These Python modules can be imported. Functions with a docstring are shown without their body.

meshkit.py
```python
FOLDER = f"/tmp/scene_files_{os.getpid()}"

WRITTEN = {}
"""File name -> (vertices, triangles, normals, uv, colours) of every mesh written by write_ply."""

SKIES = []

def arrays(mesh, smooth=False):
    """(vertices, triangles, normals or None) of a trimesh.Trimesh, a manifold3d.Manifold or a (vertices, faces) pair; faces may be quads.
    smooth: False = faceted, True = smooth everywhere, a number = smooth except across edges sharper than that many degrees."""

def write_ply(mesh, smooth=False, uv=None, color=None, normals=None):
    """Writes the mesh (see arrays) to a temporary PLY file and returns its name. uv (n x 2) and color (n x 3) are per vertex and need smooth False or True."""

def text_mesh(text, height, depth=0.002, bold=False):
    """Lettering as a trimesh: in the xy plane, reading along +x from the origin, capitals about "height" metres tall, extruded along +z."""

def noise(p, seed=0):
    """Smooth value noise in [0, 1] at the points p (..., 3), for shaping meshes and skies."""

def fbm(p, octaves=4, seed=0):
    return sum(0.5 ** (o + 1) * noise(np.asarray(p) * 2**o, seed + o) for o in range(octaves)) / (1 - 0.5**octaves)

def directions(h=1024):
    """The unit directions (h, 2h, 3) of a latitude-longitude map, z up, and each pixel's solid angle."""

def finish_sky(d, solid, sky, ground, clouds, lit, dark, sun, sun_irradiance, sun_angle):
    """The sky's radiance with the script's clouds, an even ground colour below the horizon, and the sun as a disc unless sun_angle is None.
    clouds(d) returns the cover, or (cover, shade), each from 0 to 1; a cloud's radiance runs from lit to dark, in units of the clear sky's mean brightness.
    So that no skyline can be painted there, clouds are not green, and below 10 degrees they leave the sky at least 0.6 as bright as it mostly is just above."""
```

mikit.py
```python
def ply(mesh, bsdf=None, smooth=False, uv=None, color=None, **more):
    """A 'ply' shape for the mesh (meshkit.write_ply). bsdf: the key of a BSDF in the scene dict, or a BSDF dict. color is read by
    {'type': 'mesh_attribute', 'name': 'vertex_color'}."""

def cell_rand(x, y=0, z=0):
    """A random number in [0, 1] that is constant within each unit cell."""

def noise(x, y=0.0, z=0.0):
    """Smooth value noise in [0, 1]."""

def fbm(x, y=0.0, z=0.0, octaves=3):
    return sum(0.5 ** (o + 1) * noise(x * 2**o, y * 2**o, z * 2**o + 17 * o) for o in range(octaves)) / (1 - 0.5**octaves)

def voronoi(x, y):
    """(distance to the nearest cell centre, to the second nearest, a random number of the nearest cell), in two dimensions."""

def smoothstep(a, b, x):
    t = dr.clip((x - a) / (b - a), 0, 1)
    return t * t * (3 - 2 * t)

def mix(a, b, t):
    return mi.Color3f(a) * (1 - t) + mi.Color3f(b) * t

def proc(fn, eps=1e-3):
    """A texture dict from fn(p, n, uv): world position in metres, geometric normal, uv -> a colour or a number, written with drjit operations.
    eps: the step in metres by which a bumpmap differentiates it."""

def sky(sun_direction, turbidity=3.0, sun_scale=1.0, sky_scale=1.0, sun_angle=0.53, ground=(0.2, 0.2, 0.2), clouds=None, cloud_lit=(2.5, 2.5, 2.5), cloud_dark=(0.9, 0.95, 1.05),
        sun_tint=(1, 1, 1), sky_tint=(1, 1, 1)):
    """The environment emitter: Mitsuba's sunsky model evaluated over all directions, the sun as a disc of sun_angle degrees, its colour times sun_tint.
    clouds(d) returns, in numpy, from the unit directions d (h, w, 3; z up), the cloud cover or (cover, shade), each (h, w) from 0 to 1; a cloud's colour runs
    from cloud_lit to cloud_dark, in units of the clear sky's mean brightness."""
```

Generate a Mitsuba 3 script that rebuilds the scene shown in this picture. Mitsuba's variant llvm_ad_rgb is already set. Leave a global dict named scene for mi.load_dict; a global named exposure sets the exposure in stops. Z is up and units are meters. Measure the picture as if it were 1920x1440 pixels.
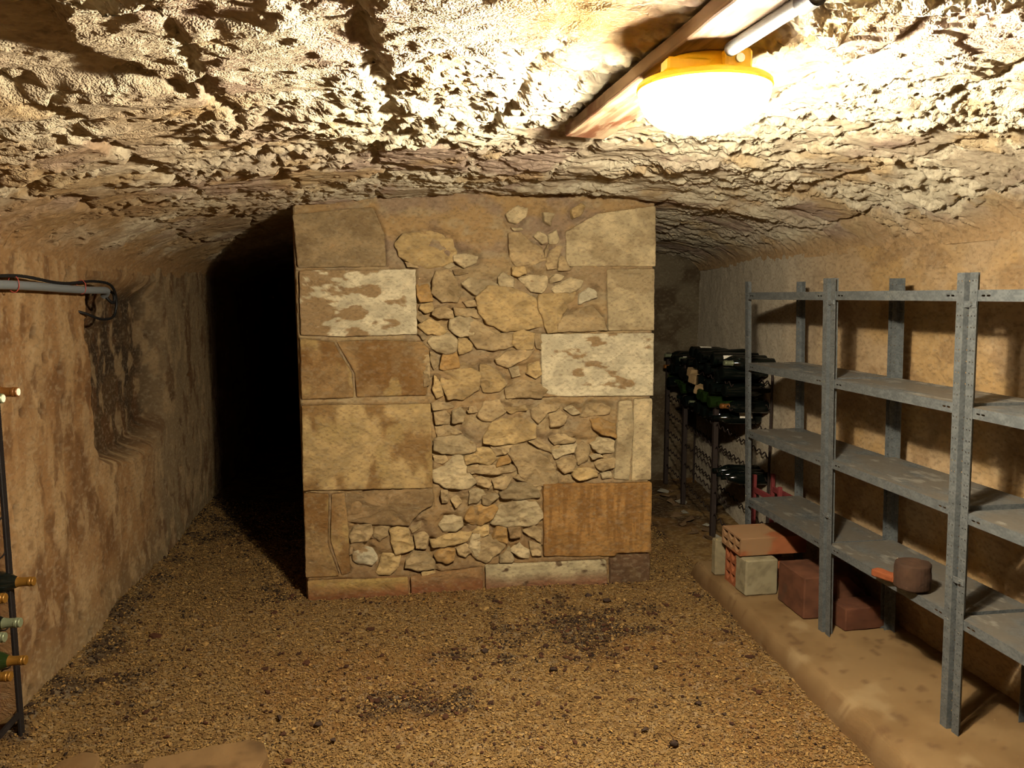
import math
import numpy as np, trimesh, mitsuba as mi, drjit as dr, mikit, meshkit
from meshkit import noise, fbm
from mikit import ply, proc
T = mi.ScalarTransform4f
rng = np.random.default_rng(7)
scene, labels = {}, {}

# ---------------------------------------------------------------- camera, light, exposure
exposure = 5.05
scene['camera'] = {'type': 'perspective', 'fov': 67.01, 'fov_axis': 'x', 'near_clip': 0.05, 'far_clip': 60.0,
                   'to_world': T().look_at(origin=[0, 0, 1.5], target=[0.14818, 0.98232, 1.5 - 0.11307], up=[0.017, 0.112, 0.9936])}
LAMP_C = np.array([0.587, 1.45, 1.891])          # centre of the bulkhead lamp's rim
DOME_RADIANCE = [16.0, 14.2, 11.0]                 # the lamp's frosted dome glows,
BULB_RADIANCE = [300., 262., 196.]               # and the small bulb inside shines through it; no other light in the cellar


def linear(c):
    c = np.asarray(c, float) / 255.0
    return np.where(c <= 0.04045, c / 12.92, ((c + 0.055) / 1.055) ** 2.4)


def lin(c):
    """Albedo of the mineral surfaces, scaled down evenly to weaken bounced light and deepen shadows."""
    return linear(c) * 0.46


def rgb(c):
    return {'type': 'rgb', 'value': [float(x) for x in linear(c)]}


def sst(a, b, x):
    t = np.clip((x - a) / (b - a), 0, 1)
    return t * t * (3 - 2 * t)


def mix(a, b, t):
    t = np.asarray(t)[..., None]
    return np.asarray(a) * (1 - t) + np.asarray(b) * t


# ---------------------------------------------------------------- materials
VC = {'type': 'mesh_attribute', 'name': 'vertex_color'}


def grain(p, n, uv):
    return 0.6 * mikit.fbm(p.x * 130, p.y * 130, p.z * 130, 3) + 0.4 * mikit.noise(p.x * 420, p.y * 420, p.z * 420)


def two(b):
    return {'type': 'twosided', 'bsdf': b}




def crumbs(p, n, uv):
    """Where grains and crumbs darken the surface."""
    return 0.38 * mikit.smoothstep(0.46, 0.74, mikit.fbm(p.x * 75 + 5, p.y * 75, p.z * 95, 5))


def lime(p, n, uv):
    """Where pale lime shows."""
    return 0.22 * mikit.smoothstep(0.48, 0.76, mikit.fbm(p.x * 60 + 50, p.y * 60, p.z * 60, 5))


scene['mineral'] = two({'type': 'bumpmap', 'arbitrary': {**proc(grain, 8e-4)}, 'scale': 0.010,
                        'bsdf': {'type': 'blendbsdf', 'weight': proc(lime),
                                 'a': {'type': 'blendbsdf', 'weight': proc(crumbs),
                                       'a': {'type': 'principled', 'base_color': VC, 'roughness': 0.92, 'specular': 0.25},
                                       'b': {'type': 'diffuse', 'reflectance': {'type': 'rgb', 'value': [0.095, 0.060, 0.032]}}},
                                 'b': {'type': 'diffuse', 'reflectance': {'type': 'rgb', 'value': [0.34, 0.28, 0.185]}}}})
scene['fine'] = two({'type': 'bumpmap', 'arbitrary': {**proc(grain, 8e-4)}, 'scale': 0.003,
                     'bsdf': {'type': 'principled', 'base_color': VC, 'roughness': 0.9, 'specular': 0.25}})
scene['dry'] = two({'type': 'principled', 'base_color': VC, 'roughness': 0.9, 'specular': 0.25})


def zinc(p, n, uv):
    s = mikit.fbm(p.x * 45, p.y * 45, p.z * 45, 3)
    f = mikit.noise(p.x * 170, p.y * 170, p.z * 170)
    c = mikit.mix([0.066, 0.073, 0.075], [0.100, 0.108, 0.108], mikit.smoothstep(0.3, 0.7, s * 0.6 + f * 0.4))
    dust = mikit.smoothstep(0.6, 0.95, n.z) * mikit.smoothstep(0.25, 0.6, mikit.fbm(p.x * 14, p.y * 7, p.z * 5, 4))
    c = mikit.mix(c, [0.105, 0.088, 0.066], dust * 0.8)
    spot = mikit.smoothstep(0.58, 0.72, mikit.fbm(p.x * 22 + 9, p.y * 12, p.z * 22, 4)) * mikit.smoothstep(0.5, 0.9, n.z)
    return mikit.mix(c, [0.22, 0.205, 0.17], spot * 0.6)


scene['zinc_steel'] = two({'type': 'principled', 'base_color': proc(zinc), 'roughness': 0.5, 'metallic': 0.35, 'specular': 0.5})
for k, c, r, m, s in (('black_iron', (24, 20, 20), .6, .3, .4), ('dark_glass', (8, 13, 11), .09, 0, .6), ('green_glass', (24, 38, 14), .09, 0, .6),
                      ('gold_foil', (128, 90, 34), .38, .5, .5), ('amber_foil', (116, 74, 32), .4, .3, .5), ('pale_foil', (112, 118, 92), .4, .4, .5), ('white_cap', (226, 218, 196), .5, 0, .4),
                      ('paper', (206, 200, 184), .9, 0, .2), ('grey_plastic', (96, 100, 102), .4, 0, .5), ('rusty_iron', (40, 30, 25), .7, .2, .4), ('black_rubber', (14, 14, 15), .55, 0, .4),
                      ('yellow_plastic', (255, 208, 44), .42, 0, .5), ('bright_steel', (190, 190, 186), .3, .9, .5), ('red_paint', (104, 44, 44), .6, 0, .3), ('red_wire', (150, 60, 52), .5, 0, .4)):
    scene[k] = two({'type': 'principled', 'base_color': rgb(c), 'roughness': r, 'metallic': m, 'specular': s})
scene['thin_glass'] = {'type': 'thindielectric', 'int_ior': 1.5}
scene['white_enamel'] = {'type': 'diffuse', 'reflectance': rgb((240, 238, 232))}


# ---------------------------------------------------------------- helpers
def numbered(key):
    if key not in used:
        used[key] = 0
        return key
    used[key] += 1
    return f'{key}_{used[key]:03d}'


used = {}


def thing(name, label, category, group=None):
    key = numbered(name)
    labels[key] = {'label': label, 'category': category}
    if group:
        labels[key]['group'] = group
    return key


def part(parent, name, shape, label=None, **props):
    key = numbered(f'{parent}__{name}')
    scene[key] = shape
    if label:
        labels[key] = {'label': label}
    if props:
        labels.setdefault(key, {}).update(props)
    return key


def struct(name, shape, label=None):
    scene[name] = shape
    labels[name] = {'kind': 'structure', 'label': label or name.replace('_', ' ')}
    return name


def one(name, label, category, shape, group=None):
    key = thing(name, label, category, group)
    scene[key] = shape
    return key


def grid_faces(nr, nc, flip=False):
    i = np.arange(nr - 1)[:, None] * nc + np.arange(nc - 1)
    a, b, c, d = i.ravel(), i.ravel() + 1, i.ravel() + nc + 1, i.ravel() + nc
    f = np.vstack([np.stack([a, b, c], 1), np.stack([a, c, d], 1)])
    return f[:, ::-1] if flip else f


def surf(P, col, bsdf='mineral', flip=False, smooth=True):
    nr, nc = P.shape[:2]
    return ply((P.reshape(-1, 3), grid_faces(nr, nc, flip)), bsdf, smooth=smooth, color=np.clip(col.reshape(-1, 3), 0, 1))


def spaced(*segs):
    """Coordinates from (start, end, step) runs that follow one another."""
    out = [np.array([segs[0][0]])]
    for a, b, h in segs:
        out.append(np.linspace(a, b, max(2, int(round((b - a) / h)) + 1))[1:])
    return np.concatenate(out)


def box(x0, x1, y0, y1, z0, z1, bevel=0.0):
    if bevel:
        m = [trimesh.creation.box(extents=[x1 - x0 - 2 * bevel * (k != 0), y1 - y0 - 2 * bevel * (k != 1), z1 - z0 - 2 * bevel * (k != 2)]) for k in range(3)]
        b = trimesh.util.concatenate(m).convex_hull
    else:
        b = trimesh.creation.box(extents=[x1 - x0, y1 - y0, z1 - z0])
    b.apply_translation([(x0 + x1) / 2, (y0 + y1) / 2, (z0 + z1) / 2])
    return b


def cat(*ms):
    return trimesh.util.concatenate(list(ms))


def rod(a, b, r, n=10):
    return trimesh.creation.cylinder(radius=r, segment=[a, b], sections=n)


def tube(pts, r, n=8, close=True):
    """A tube along a polyline."""
    p = np.asarray(pts, float)
    t = np.gradient(p, axis=0)
    t /= np.linalg.norm(t, axis=1, keepdims=True)
    a = np.cross(t, [0.31, 0.17, 0.93])
    a /= np.linalg.norm(a, axis=1, keepdims=True)
    b = np.cross(t, a)
    g = np.arange(n) * 2 * np.pi / n
    v = p[:, None] + r * (np.cos(g)[None, :, None] * a[:, None] + np.sin(g)[None, :, None] * b[:, None])
    f = []
    for i in range(len(p) - 1):
        for j in range(n):
            q = (i * n + j, i * n + (j + 1) % n, (i + 1) * n + (j + 1) % n, (i + 1) * n + j)
            f += [q[:3], (q[0], q[2], q[3])]
    k = len(p) * n
    for j in range(n):
        f += [(k, (j + 1) % n, j), (k + 1, (len(p) - 1) * n + j, (len(p) - 1) * n + (j + 1) % n)]
    m = trimesh.Trimesh(np.vstack([v.reshape(-1, 3), p[:1], p[-1:]]), f, process=False)
    return m


def spline(pts, n=40):
    from scipy.interpolate import CubicSpline
    p = np.asarray(pts, float)
    s = np.concatenate([[0], np.cumsum(np.linalg.norm(np.diff(p, axis=0), axis=1))])
    return CubicSpline(s, p)(np.linspace(0, s[-1], n))


def lathe(profile, n=32):
    """Revolves (radius, z) pairs about z; ends with radius 0 are closed."""
    return trimesh.creation.revolve(np.array(profile, float), sections=n)


def rough(m, h, amp, freq, seed=0):
    """Subdivides to edges of h metres and moves the surface by noise."""
    v, f = trimesh.remesh.subdivide_to_size(m.vertices, m.faces, h)
    m = trimesh.Trimesh(v, f)
    m.merge_vertices()
    n = m.vertex_normals
    m.vertices = m.vertices + n * ((fbm(m.vertices * freq + 11.3, 3, seed) - 0.5) * 2 * amp)[:, None]
    return m


def tinted(m, base, dark=0.75, freq=18.0, seed=0, second=None, smooth=True, bsdf='fine'):
    """A mesh with mottled vertex colours."""
    v = np.asarray(m.vertices)
    t = fbm(v * freq + 3.1, 4, seed)
    c = mix(lin(base) * dark, lin(base) * (2 - dark), sst(.25, .75, t))
    if second is not None:
        c = mix(c, lin(second), sst(.5, .62, fbm(v * freq * .45 + 7.7, 4, seed + 5)))
    return ply(trimesh.Trimesh(v, m.faces, process=False), bsdf, smooth=smooth, color=np.clip(c, 0, 1))


# ---------------------------------------------------------------- the vault
XL, XC = -1.31, 0.75


def half_right(Y):
    return 1.385 + 0.144 * np.maximum(0, Y - 4.0)


def crown(Y):
    return 1.985 - 0.03 * sst(4, 6, Y)


def spring(u):
    return 1.655 + 0.045 * u


def vault(u, Y):
    """The smooth vault: u runs from -1 at the left wall to 1 at the right wall."""
    X = XC + np.where(u < 0, u * (XC - XL), u * half_right(Y))
    z = spring(u) + (crown(Y) - spring(u)) * np.sqrt(np.clip(1 - np.abs(u) ** 2.2, 0, 1))
    return X, z


def ceiling():
    uu = np.linspace(-1, 1, 20001)
    x0, z0 = vault(uu, 3.0)
    s = np.concatenate([[0], np.cumsum(np.hypot(np.diff(x0), np.diff(z0)))])
    u = np.interp(np.linspace(0, s[-1], int(s[-1] / 0.0068)), s, uu)
    Yv = spaced((-1.5, 1.08, .06), (1.08, 2.0, .0042), (2.0, 3.2, .006), (3.2, 4.4, .0075), (4.4, 6.2, .011), (6.2, 9.3, .08))
    U, Y = np.meshgrid(u, Yv)
    S = np.interp(U, uu, s)
    X, Z = vault(U, Y)
    P = np.stack([X, Y, Z], -1)
    # downward normal of the smooth vault
    tu = np.gradient(P, axis=1)
    tu[np.linalg.norm(tu, axis=-1) < 1e-9] = [1, 0, 0]
    tv = np.gradient(P, axis=0)
    N = np.cross(tu, tv)
    N /= np.linalg.norm(N, axis=-1, keepdims=True) + 1e-12
    N *= -np.sign(N[..., 2:] + 1e-9)
    q = np.stack([S, Y, S * 0], -1)
    w = np.stack([fbm(q * 5 + 3, 3, 1), fbm(q * 5 + 8, 3, 2), S * 0], -1) - .5
    w[..., 2] = 0
    qw = q + w * .12
    # rough blocks set in the vault, with ragged joints
    course = qw[..., 0] / .34
    ci = np.floor(course)
    run = qw[..., 1] / .46 + .5 * (ci % 2) + .13 * ci
    ri = np.floor(run)
    fx, fy = course - ci, run - ri
    edge = np.minimum(np.minimum(fx, 1 - fx) * .34, np.minimum(fy, 1 - fy) * .46)
    rnd = noise(np.stack([ci * 3.7 + .5, ri * 5.3 + .5, ci * 0 + .5], -1), 5)
    rnd2 = noise(np.stack([ci * 2.9 + .5, ri * 4.1 + .5, ci * 0 + 7.5], -1), 6)
    joint = 1 - sst(.004, .03, edge + .03 * (fbm(q * 22, 3, 3) - .5))
    level = (rnd - .5) * .020 + (rnd2 - .5) * .03 * (fx - .5)
    # torn mortar: flat skins broken by ragged cliffs and hanging curls
    base = fbm(q * 2.2 + 4, 4, 11)
    t = fbm(qw * np.array([5.0, 7.5, 1]) + 20, 6, 13) * 6
    k = np.floor(t)
    terr = k + sst(.82, .97, t - k)
    torn = sst(.40, .56, fbm(q * 3.4 + 30, 4, 17) + .16 * joint)
    chip1 = fbm(qw * np.array([15, 21, 1]) + 40, 5, 19)
    chip2 = fbm(qw * np.array([31, 44, 1]) + 45, 5, 21)
    curl = sst(.50, .535, chip1) * .0085 + sst(.60, .63, chip1) * .008 + sst(.50, .55, chip2) * .0055 + sst(.62, .66, chip2) * .005
    fine = fbm(qw * np.array([60, 75, 1]) + 50, 3, 23)
    fade = sst(0, .15, S) * sst(0, .11, s[-1] - S)
    near = sst(.7, 1.1, Y) * (1 - .35 * sst(2.9, 3.6, Y))
    d = (base - .5) * .05 + level + terr * .0066 - .020 + (.18 + .82 * torn) * (curl - .008) + (fine - .5) * .006 * (.4 + torn) \
        - joint * (.012 + .016 * sst(.35, .6, rnd)) * (1 - torn * .4)
    # a broken lip that hangs across the vault beyond the head of the wall, on the right
    lip = np.exp(-((Y - 3.58 - .05 * np.sin(S * 5) - .1 * (fbm(q * 7, 3, 29) - .5)) / .10) ** 2) * sst(1.7, 2.2, S) * (1 - sst(3.2, 3.5, S))
    d = d * (.25 + .75 * fade) + lip * .036
    # blocks lost from the vault, near the camera on the left
    wq = .22 * (fbm(q * 4 + 15, 4, 33) - .5)
    d -= .040 * sst(.02, .045, .95 - S + wq) * sst(.02, .05, 1.75 - Y + wq * 1.4) * sst(.30, .55, S)
    d -= .020 * sst(.0, .05, .07 + wq * .4 - np.abs(S - 1.28 - .16 * (Y - 1.2) + wq * .3)) * sst(0, .1, 1.95 - Y)
    d *= near
    d *= 1 - .65 * np.exp(-(((X - .38) / .22) ** 2 + ((Y - 1.38) / .20) ** 2))
    tang = np.stack([fbm(qw * 20 + 60, 3, 31) - .5, fbm(qw * 20 + 70, 3, 37) - .5, S * 0], -1)
    P = P + N * d[..., None] + tang * (np.clip(d, 0, .05) * 1.0 * fade * near)[..., None]
    skin, pale, ochre, mauve = lin((214, 198, 170)), lin((240, 228, 198)), lin((206, 170, 110)), lin((196, 172, 152))
    c = mix(skin, pale, sst(.35, .65, torn * .6 + fine * .5))
    c = mix(c, mauve, sst(.45, .6, fbm(q * 3.7 + 80, 5, 41)) * (1 - torn * .6))
    c = mix(c, ochre, sst(.56, .70, fbm(q * 4.6 + 90, 5, 43)) * .55)
    left = sst(1.5, .1, S)
    c = mix(c, lin((172, 136, 88)), left * (.35 + .6 * sst(.35, .6, fbm(q * 3 + 95, 4, 44))))
    glow_mask = np.exp(-(((X - .36) / .13) ** 2 + ((Y - 1.41) / .13) ** 2)) + .8 * np.exp(-(((X - .79) / .08) ** 2 + ((Y - 1.31) / .08) ** 2))
    c = mix(c, lin((240, 196, 112)), np.clip(glow_mask * (.4 + 1.0 * fine), 0, 1) * .6)  # yellow glow reflected off the lamp base, painted into the ceiling colour
    ends_ = .06 * (fbm(q * 8, 3, 48) - .5)
    c = mix(c, lin((176, 136, 90)), 1 - sst(.04, .24, S + ends_))
    c = mix(c, lin((204, 168, 122)), 1 - sst(.02, .20, s[-1] - S + ends_))
    c = c * (.86 + .28 * fbm(q * 60, 3, 47))[..., None]
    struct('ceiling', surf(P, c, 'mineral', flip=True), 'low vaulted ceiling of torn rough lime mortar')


ceiling()


# ---------------------------------------------------------------- floor
def floor_z(X, Y):
    q = np.stack([X, Y, X * 0], -1)
    z = (fbm(q * 1.6 + 2, 3, 51) - .5) * .035 + (fbm(q * 7 + 5, 3, 53) - .5) * .016
    z = z + .05 * np.exp(-((X - XL) / .10) ** 2) + .012 * np.exp(-((Y - 3.75) / .12) ** 2)
    return z


def soil(X, Y):
    """How dark and earthy the gravel is, from 0 to 1."""
    q = np.stack([X, Y, X * 0], -1)
    n = fbm(q * 9 + 3, 4, 57)
    m = np.zeros_like(X)
    for x, y, a, b, k in ((.80, 3.28, .42, .30, 1), (.04, 2.72, .28, .12, 1.05), (.25, 3.05, .35, .18, .6), (1.15, 2.95, .16, .2, .6), (-1.15, 2.95, .22, .5, .55), (-.7, 3.9, .5, .4, .5), (1.5, 3.3, .12, .9, .45), (-1.25, 3.3, .10, 1.5, .9)):
        m = np.maximum(m, k * np.exp(-(((X - x) / a) ** 2 + ((Y - y) / b) ** 2)))
    m = np.maximum(m, sst(4.0, 5.2, Y) * .8)
    return np.clip(sst(.35, .75, m * .75 + (n - .5) * 1.1 + .05), 0, 1)


SAND, PALE_SAND, EARTH = lin((136, 100, 52)), lin((176, 140, 84)), lin((54, 36, 20))


def floor():
    xs = spaced((-2.2, -1.35, .05), (-1.35, 1.75, .011), (1.75, 2.7, .04))
    ys = spaced((-1.5, 2.1, .09), (2.1, 4.2, .010), (4.2, 6.3, .02), (6.3, 9.3, .08))
    X, Y = np.meshgrid(xs, ys)
    z = floor_z(X, Y)
    q = np.stack([X, Y, X * 0], -1)
    c = mix(SAND * .8, PALE_SAND * .8, sst(.3, .7, fbm(q * 70, 3, 59)))
    c = mix(c, SAND * np.array([1.0, .82, .6]), sst(.5, .7, fbm(q * 2.3, 3, 61)) * .6)
    c = mix(c, EARTH, soil(X, Y) * .8)
    struct('floor', surf(np.stack([X, Y, z - .003], -1), c, 'mineral'), 'cellar floor of fine tan gravel')
    # loose gravel: small stones, denser where the camera sees them large
    n = 115000
    y = 2.15 + (rng.random(n) ** 1.35) * 3.6
    x = rng.uniform(-1.33, 1.66, n)
    keep = ~((y > 3.80) & (x > -.46) & (x < 1.31)) & (x < 1.58 + .5 * (y > 3.95))
    x, y = x[keep], y[keep]
    n = len(x)
    size = .0026 * np.exp(rng.normal(0, .38, n)) * (1 + .18 * (y - 2.2))
    octa = np.array([[1, 0, 0], [-1, 0, 0], [0, 1, 0], [0, -1, 0], [0, 0, 1], [0, 0, -1.0]])
    of = np.array([[0, 2, 4], [2, 1, 4], [1, 3, 4], [3, 0, 4], [2, 0, 5], [1, 2, 5], [3, 1, 5], [0, 3, 5]])
    v = octa[None] * (1 + rng.uniform(-.35, .45, (n, 6, 1)))
    a, t = rng.uniform(0, 2 * np.pi, n), rng.normal(0, .6, n)
    ca, sa, ct, st = np.cos(a), np.sin(a), np.cos(t), np.sin(t)
    v = v * np.array([1.25, 1.0, .72])
    v = np.stack([v[..., 0], v[..., 1] * ct[:, None] - v[..., 2] * st[:, None], v[..., 1] * st[:, None] + v[..., 2] * ct[:, None]], -1)
    v = np.stack([v[..., 0] * ca[:, None] - v[..., 1] * sa[:, None], v[..., 0] * sa[:, None] + v[..., 1] * ca[:, None], v[..., 2]], -1)
    v = v * size[:, None, None] + np.stack([x, y, floor_z(x, y) + size * .35], -1)[:, None]
    f = of[None] + (np.arange(n) * 6)[:, None, None]
    s = soil(x, y)
    r = rng.random(n)
    col = mix(SAND, PALE_SAND, rng.random(n)) * rng.uniform(.55, 1.35, n)[:, None]
    col = np.where((r < .06)[:, None], lin((92, 62, 32)), col)
    col = np.where((rng.random(n) < .03 + .42 * s)[:, None], EARTH * rng.uniform(.5, 1.3, n)[:, None], col)
    scene['gravel'] = ply((v.reshape(-1, 3), f.reshape(-1, 3)), 'dry', smooth=False, color=np.clip(np.repeat(col, 6, 0), 0, 1))
    labels['gravel'] = {'kind': 'stuff', 'label': 'fine tan gravel covering the cellar floor', 'category': 'gravel'}
    # flakes of dark debris among the gravel
    m = 26000
    y = 2.2 + rng.random(m) * 1.8
    x = rng.uniform(-1.2, 1.5, m)
    keep = (rng.random(m) < .022 + .13 * soil(x, y) * (x > -.6) + .05 * np.exp(-(((x - .75) / .6) ** 2 + ((y - 3.2) / .4) ** 2))) & ~((y > 3.79) & (x > -.47) & (x < 1.32))
    x, y = x[keep], y[keep]
    n = len(x)
    sz = .0036 * np.exp(rng.normal(0, .55, n))
    ring = np.arange(6) * np.pi / 3
    v = np.zeros((n, 14, 3))
    for j in range(6):
        rr = rng.uniform(.6, 1.3, n)
        v[:, j, 0] = v[:, 7 + j, 0] = np.cos(ring[j]) * rr * 1.5
        v[:, j, 1] = v[:, 7 + j, 1] = np.sin(ring[j]) * rr
        v[:, j, 2], v[:, 7 + j, 2] = .3 + rng.uniform(-.15, .15, n), -.25
    v[:, 6, 2], v[:, 13, 2] = .42, -.4
    a = rng.uniform(0, 6.28, n)
    ca, sa = np.cos(a)[:, None], np.sin(a)[:, None]
    v = np.stack([v[..., 0] * ca - v[..., 1] * sa, v[..., 0] * sa + v[..., 1] * ca, v[..., 2]], -1) * sz[:, None, None] + np.stack([x, y, floor_z(x, y) + .004], -1)[:, None]
    ff = []
    for j in range(6):
        k = (j + 1) % 6
        ff += [[j, k, 6], [7 + k, 7 + j, 13], [j, 7 + j, 7 + k], [j, 7 + k, k]]
    f = np.array(ff)[None] + (np.arange(n) * 14)[:, None, None]
    col = mix(lin((58, 34, 20)), lin((96, 58, 34)), rng.random(n))
    scene['dark_debris'] = ply((v.reshape(-1, 3), f.reshape(-1, 3)), 'dry', smooth=False, color=np.repeat(col, 14, 0))
    labels['dark_debris'] = {'kind': 'stuff', 'label': 'dark flakes of debris strewn over the gravel before the stone wall', 'category': 'debris'}


floor()


# ---------------------------------------------------------------- side walls and ends
def streaks(q, seed):
    """Vertical runs and blotches on the old wall, in q = (along, 0, up)."""
    a = fbm(q * np.array([9, 1, 1.6]), 5, seed)
    b = fbm(q * np.array([3.5, 1, 2.6]) + 9, 4, seed + 3)
    return a, b


def wall_left():
    ys = spaced((2.78, 4.6, .0075), (4.6, 6, .012), (6, 9.3, .08))
    zs = spaced((-.12, 1.70, .0085))
    Y, Z = np.meshgrid(ys, zs)
    q = np.stack([Y, Y * 0, Z], -1)
    a, b = streaks(q, 101)
    wob = (fbm(q * 6 + 3, 3, 104) - .5)
    # shallow niche with a rounded bottom, cut into the wall
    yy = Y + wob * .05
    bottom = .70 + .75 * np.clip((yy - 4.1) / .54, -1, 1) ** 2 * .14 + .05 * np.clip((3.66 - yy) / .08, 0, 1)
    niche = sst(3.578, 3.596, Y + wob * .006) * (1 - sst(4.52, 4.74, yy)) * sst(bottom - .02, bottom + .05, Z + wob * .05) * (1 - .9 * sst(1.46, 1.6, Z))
    pits = sst(.70, .80, fbm(q * np.array([16, 1, 11]) + 20, 3, 107))
    d = (fbm(q * 2.1, 3, 108) - .5) * .05 + (a - .5) * .020 + (fbm(q * np.array([34, 1, 22]), 4, 109) - .5) * .014 - pits * .014 - niche * .13
    for y, z, r in ((3.10, .62, .022), (2.98, .47, .018), (3.24, .33, .024), (3.05, .90, .016), (3.38, .55, .014), (3.32, .42, .018), (2.97, .75, .014), (3.05, .36, .012), (3.02, .22, .016)):
        d -= .02 * np.exp(-(((Y - y) / r) ** 2 + ((Z - z) / (r * 1.5)) ** 2) ** 1.5)
    P = np.stack([XL + d, Y, Z], -1)
    tan, pale, brown, grey = lin((170, 128, 82)), lin((190, 154, 108)), lin((126, 86, 48)), lin((156, 136, 104))
    c = mix(tan, pale, sst(.42, .66, a))
    c = mix(c, brown, sst(.55, .72, b) * .75)
    c = mix(c, grey, sst(4.1, 4.6, Y) * .7)
    c = mix(c, brown * .8, sst(.56, .66, a) * sst(4.3, 5, Y) * .8)
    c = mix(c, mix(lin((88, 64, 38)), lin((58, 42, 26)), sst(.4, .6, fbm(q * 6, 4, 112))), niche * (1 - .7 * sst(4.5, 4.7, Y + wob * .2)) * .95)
    c = mix(c, brown * .6, pits * .8)
    c = mix(c, lin((128, 112, 80)), sst(.35, .02, Z + wob * .2) * .55)
    c = c * (.88 + .24 * fbm(q * 50, 3, 111))[..., None]
    c = mix(c, lin((112, 74, 40)), sst(.56, .66, fbm(q * np.array([15, 1, 5]) + 31, 6, 115)) * .6)
    c = mix(c, lin((206, 172, 126)), sst(.56, .66, fbm(q * np.array([20, 1, 7]) + 37, 6, 117)) * .5)
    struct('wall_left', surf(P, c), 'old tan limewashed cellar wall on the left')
    # the wall stands further back where the bottle rack is, and turns the corner
    corner = np.array([[-1.31, 2.78], [-1.78, 2.78], [-1.78, -1.5], [2.14, -1.5], [2.14, .6]])
    pts = np.concatenate([np.linspace(corner[i], corner[i + 1], 12)[(i > 0):] for i in range(4)])
    zs = np.linspace(-.12, 2.2, 14)
    P = np.stack([np.repeat(pts[None, :, 0], 14, 0), np.repeat(pts[None, :, 1], 14, 0), np.repeat(zs[:, None], len(pts), 1)], -1)
    struct('wall_front', surf(P, np.broadcast_to(tan, P.shape) * 1.0), 'cellar wall behind the camera')


wall_left()


def right_x(Y):
    return 2.135 + .144 * np.maximum(0, Y - 4.0)


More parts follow.
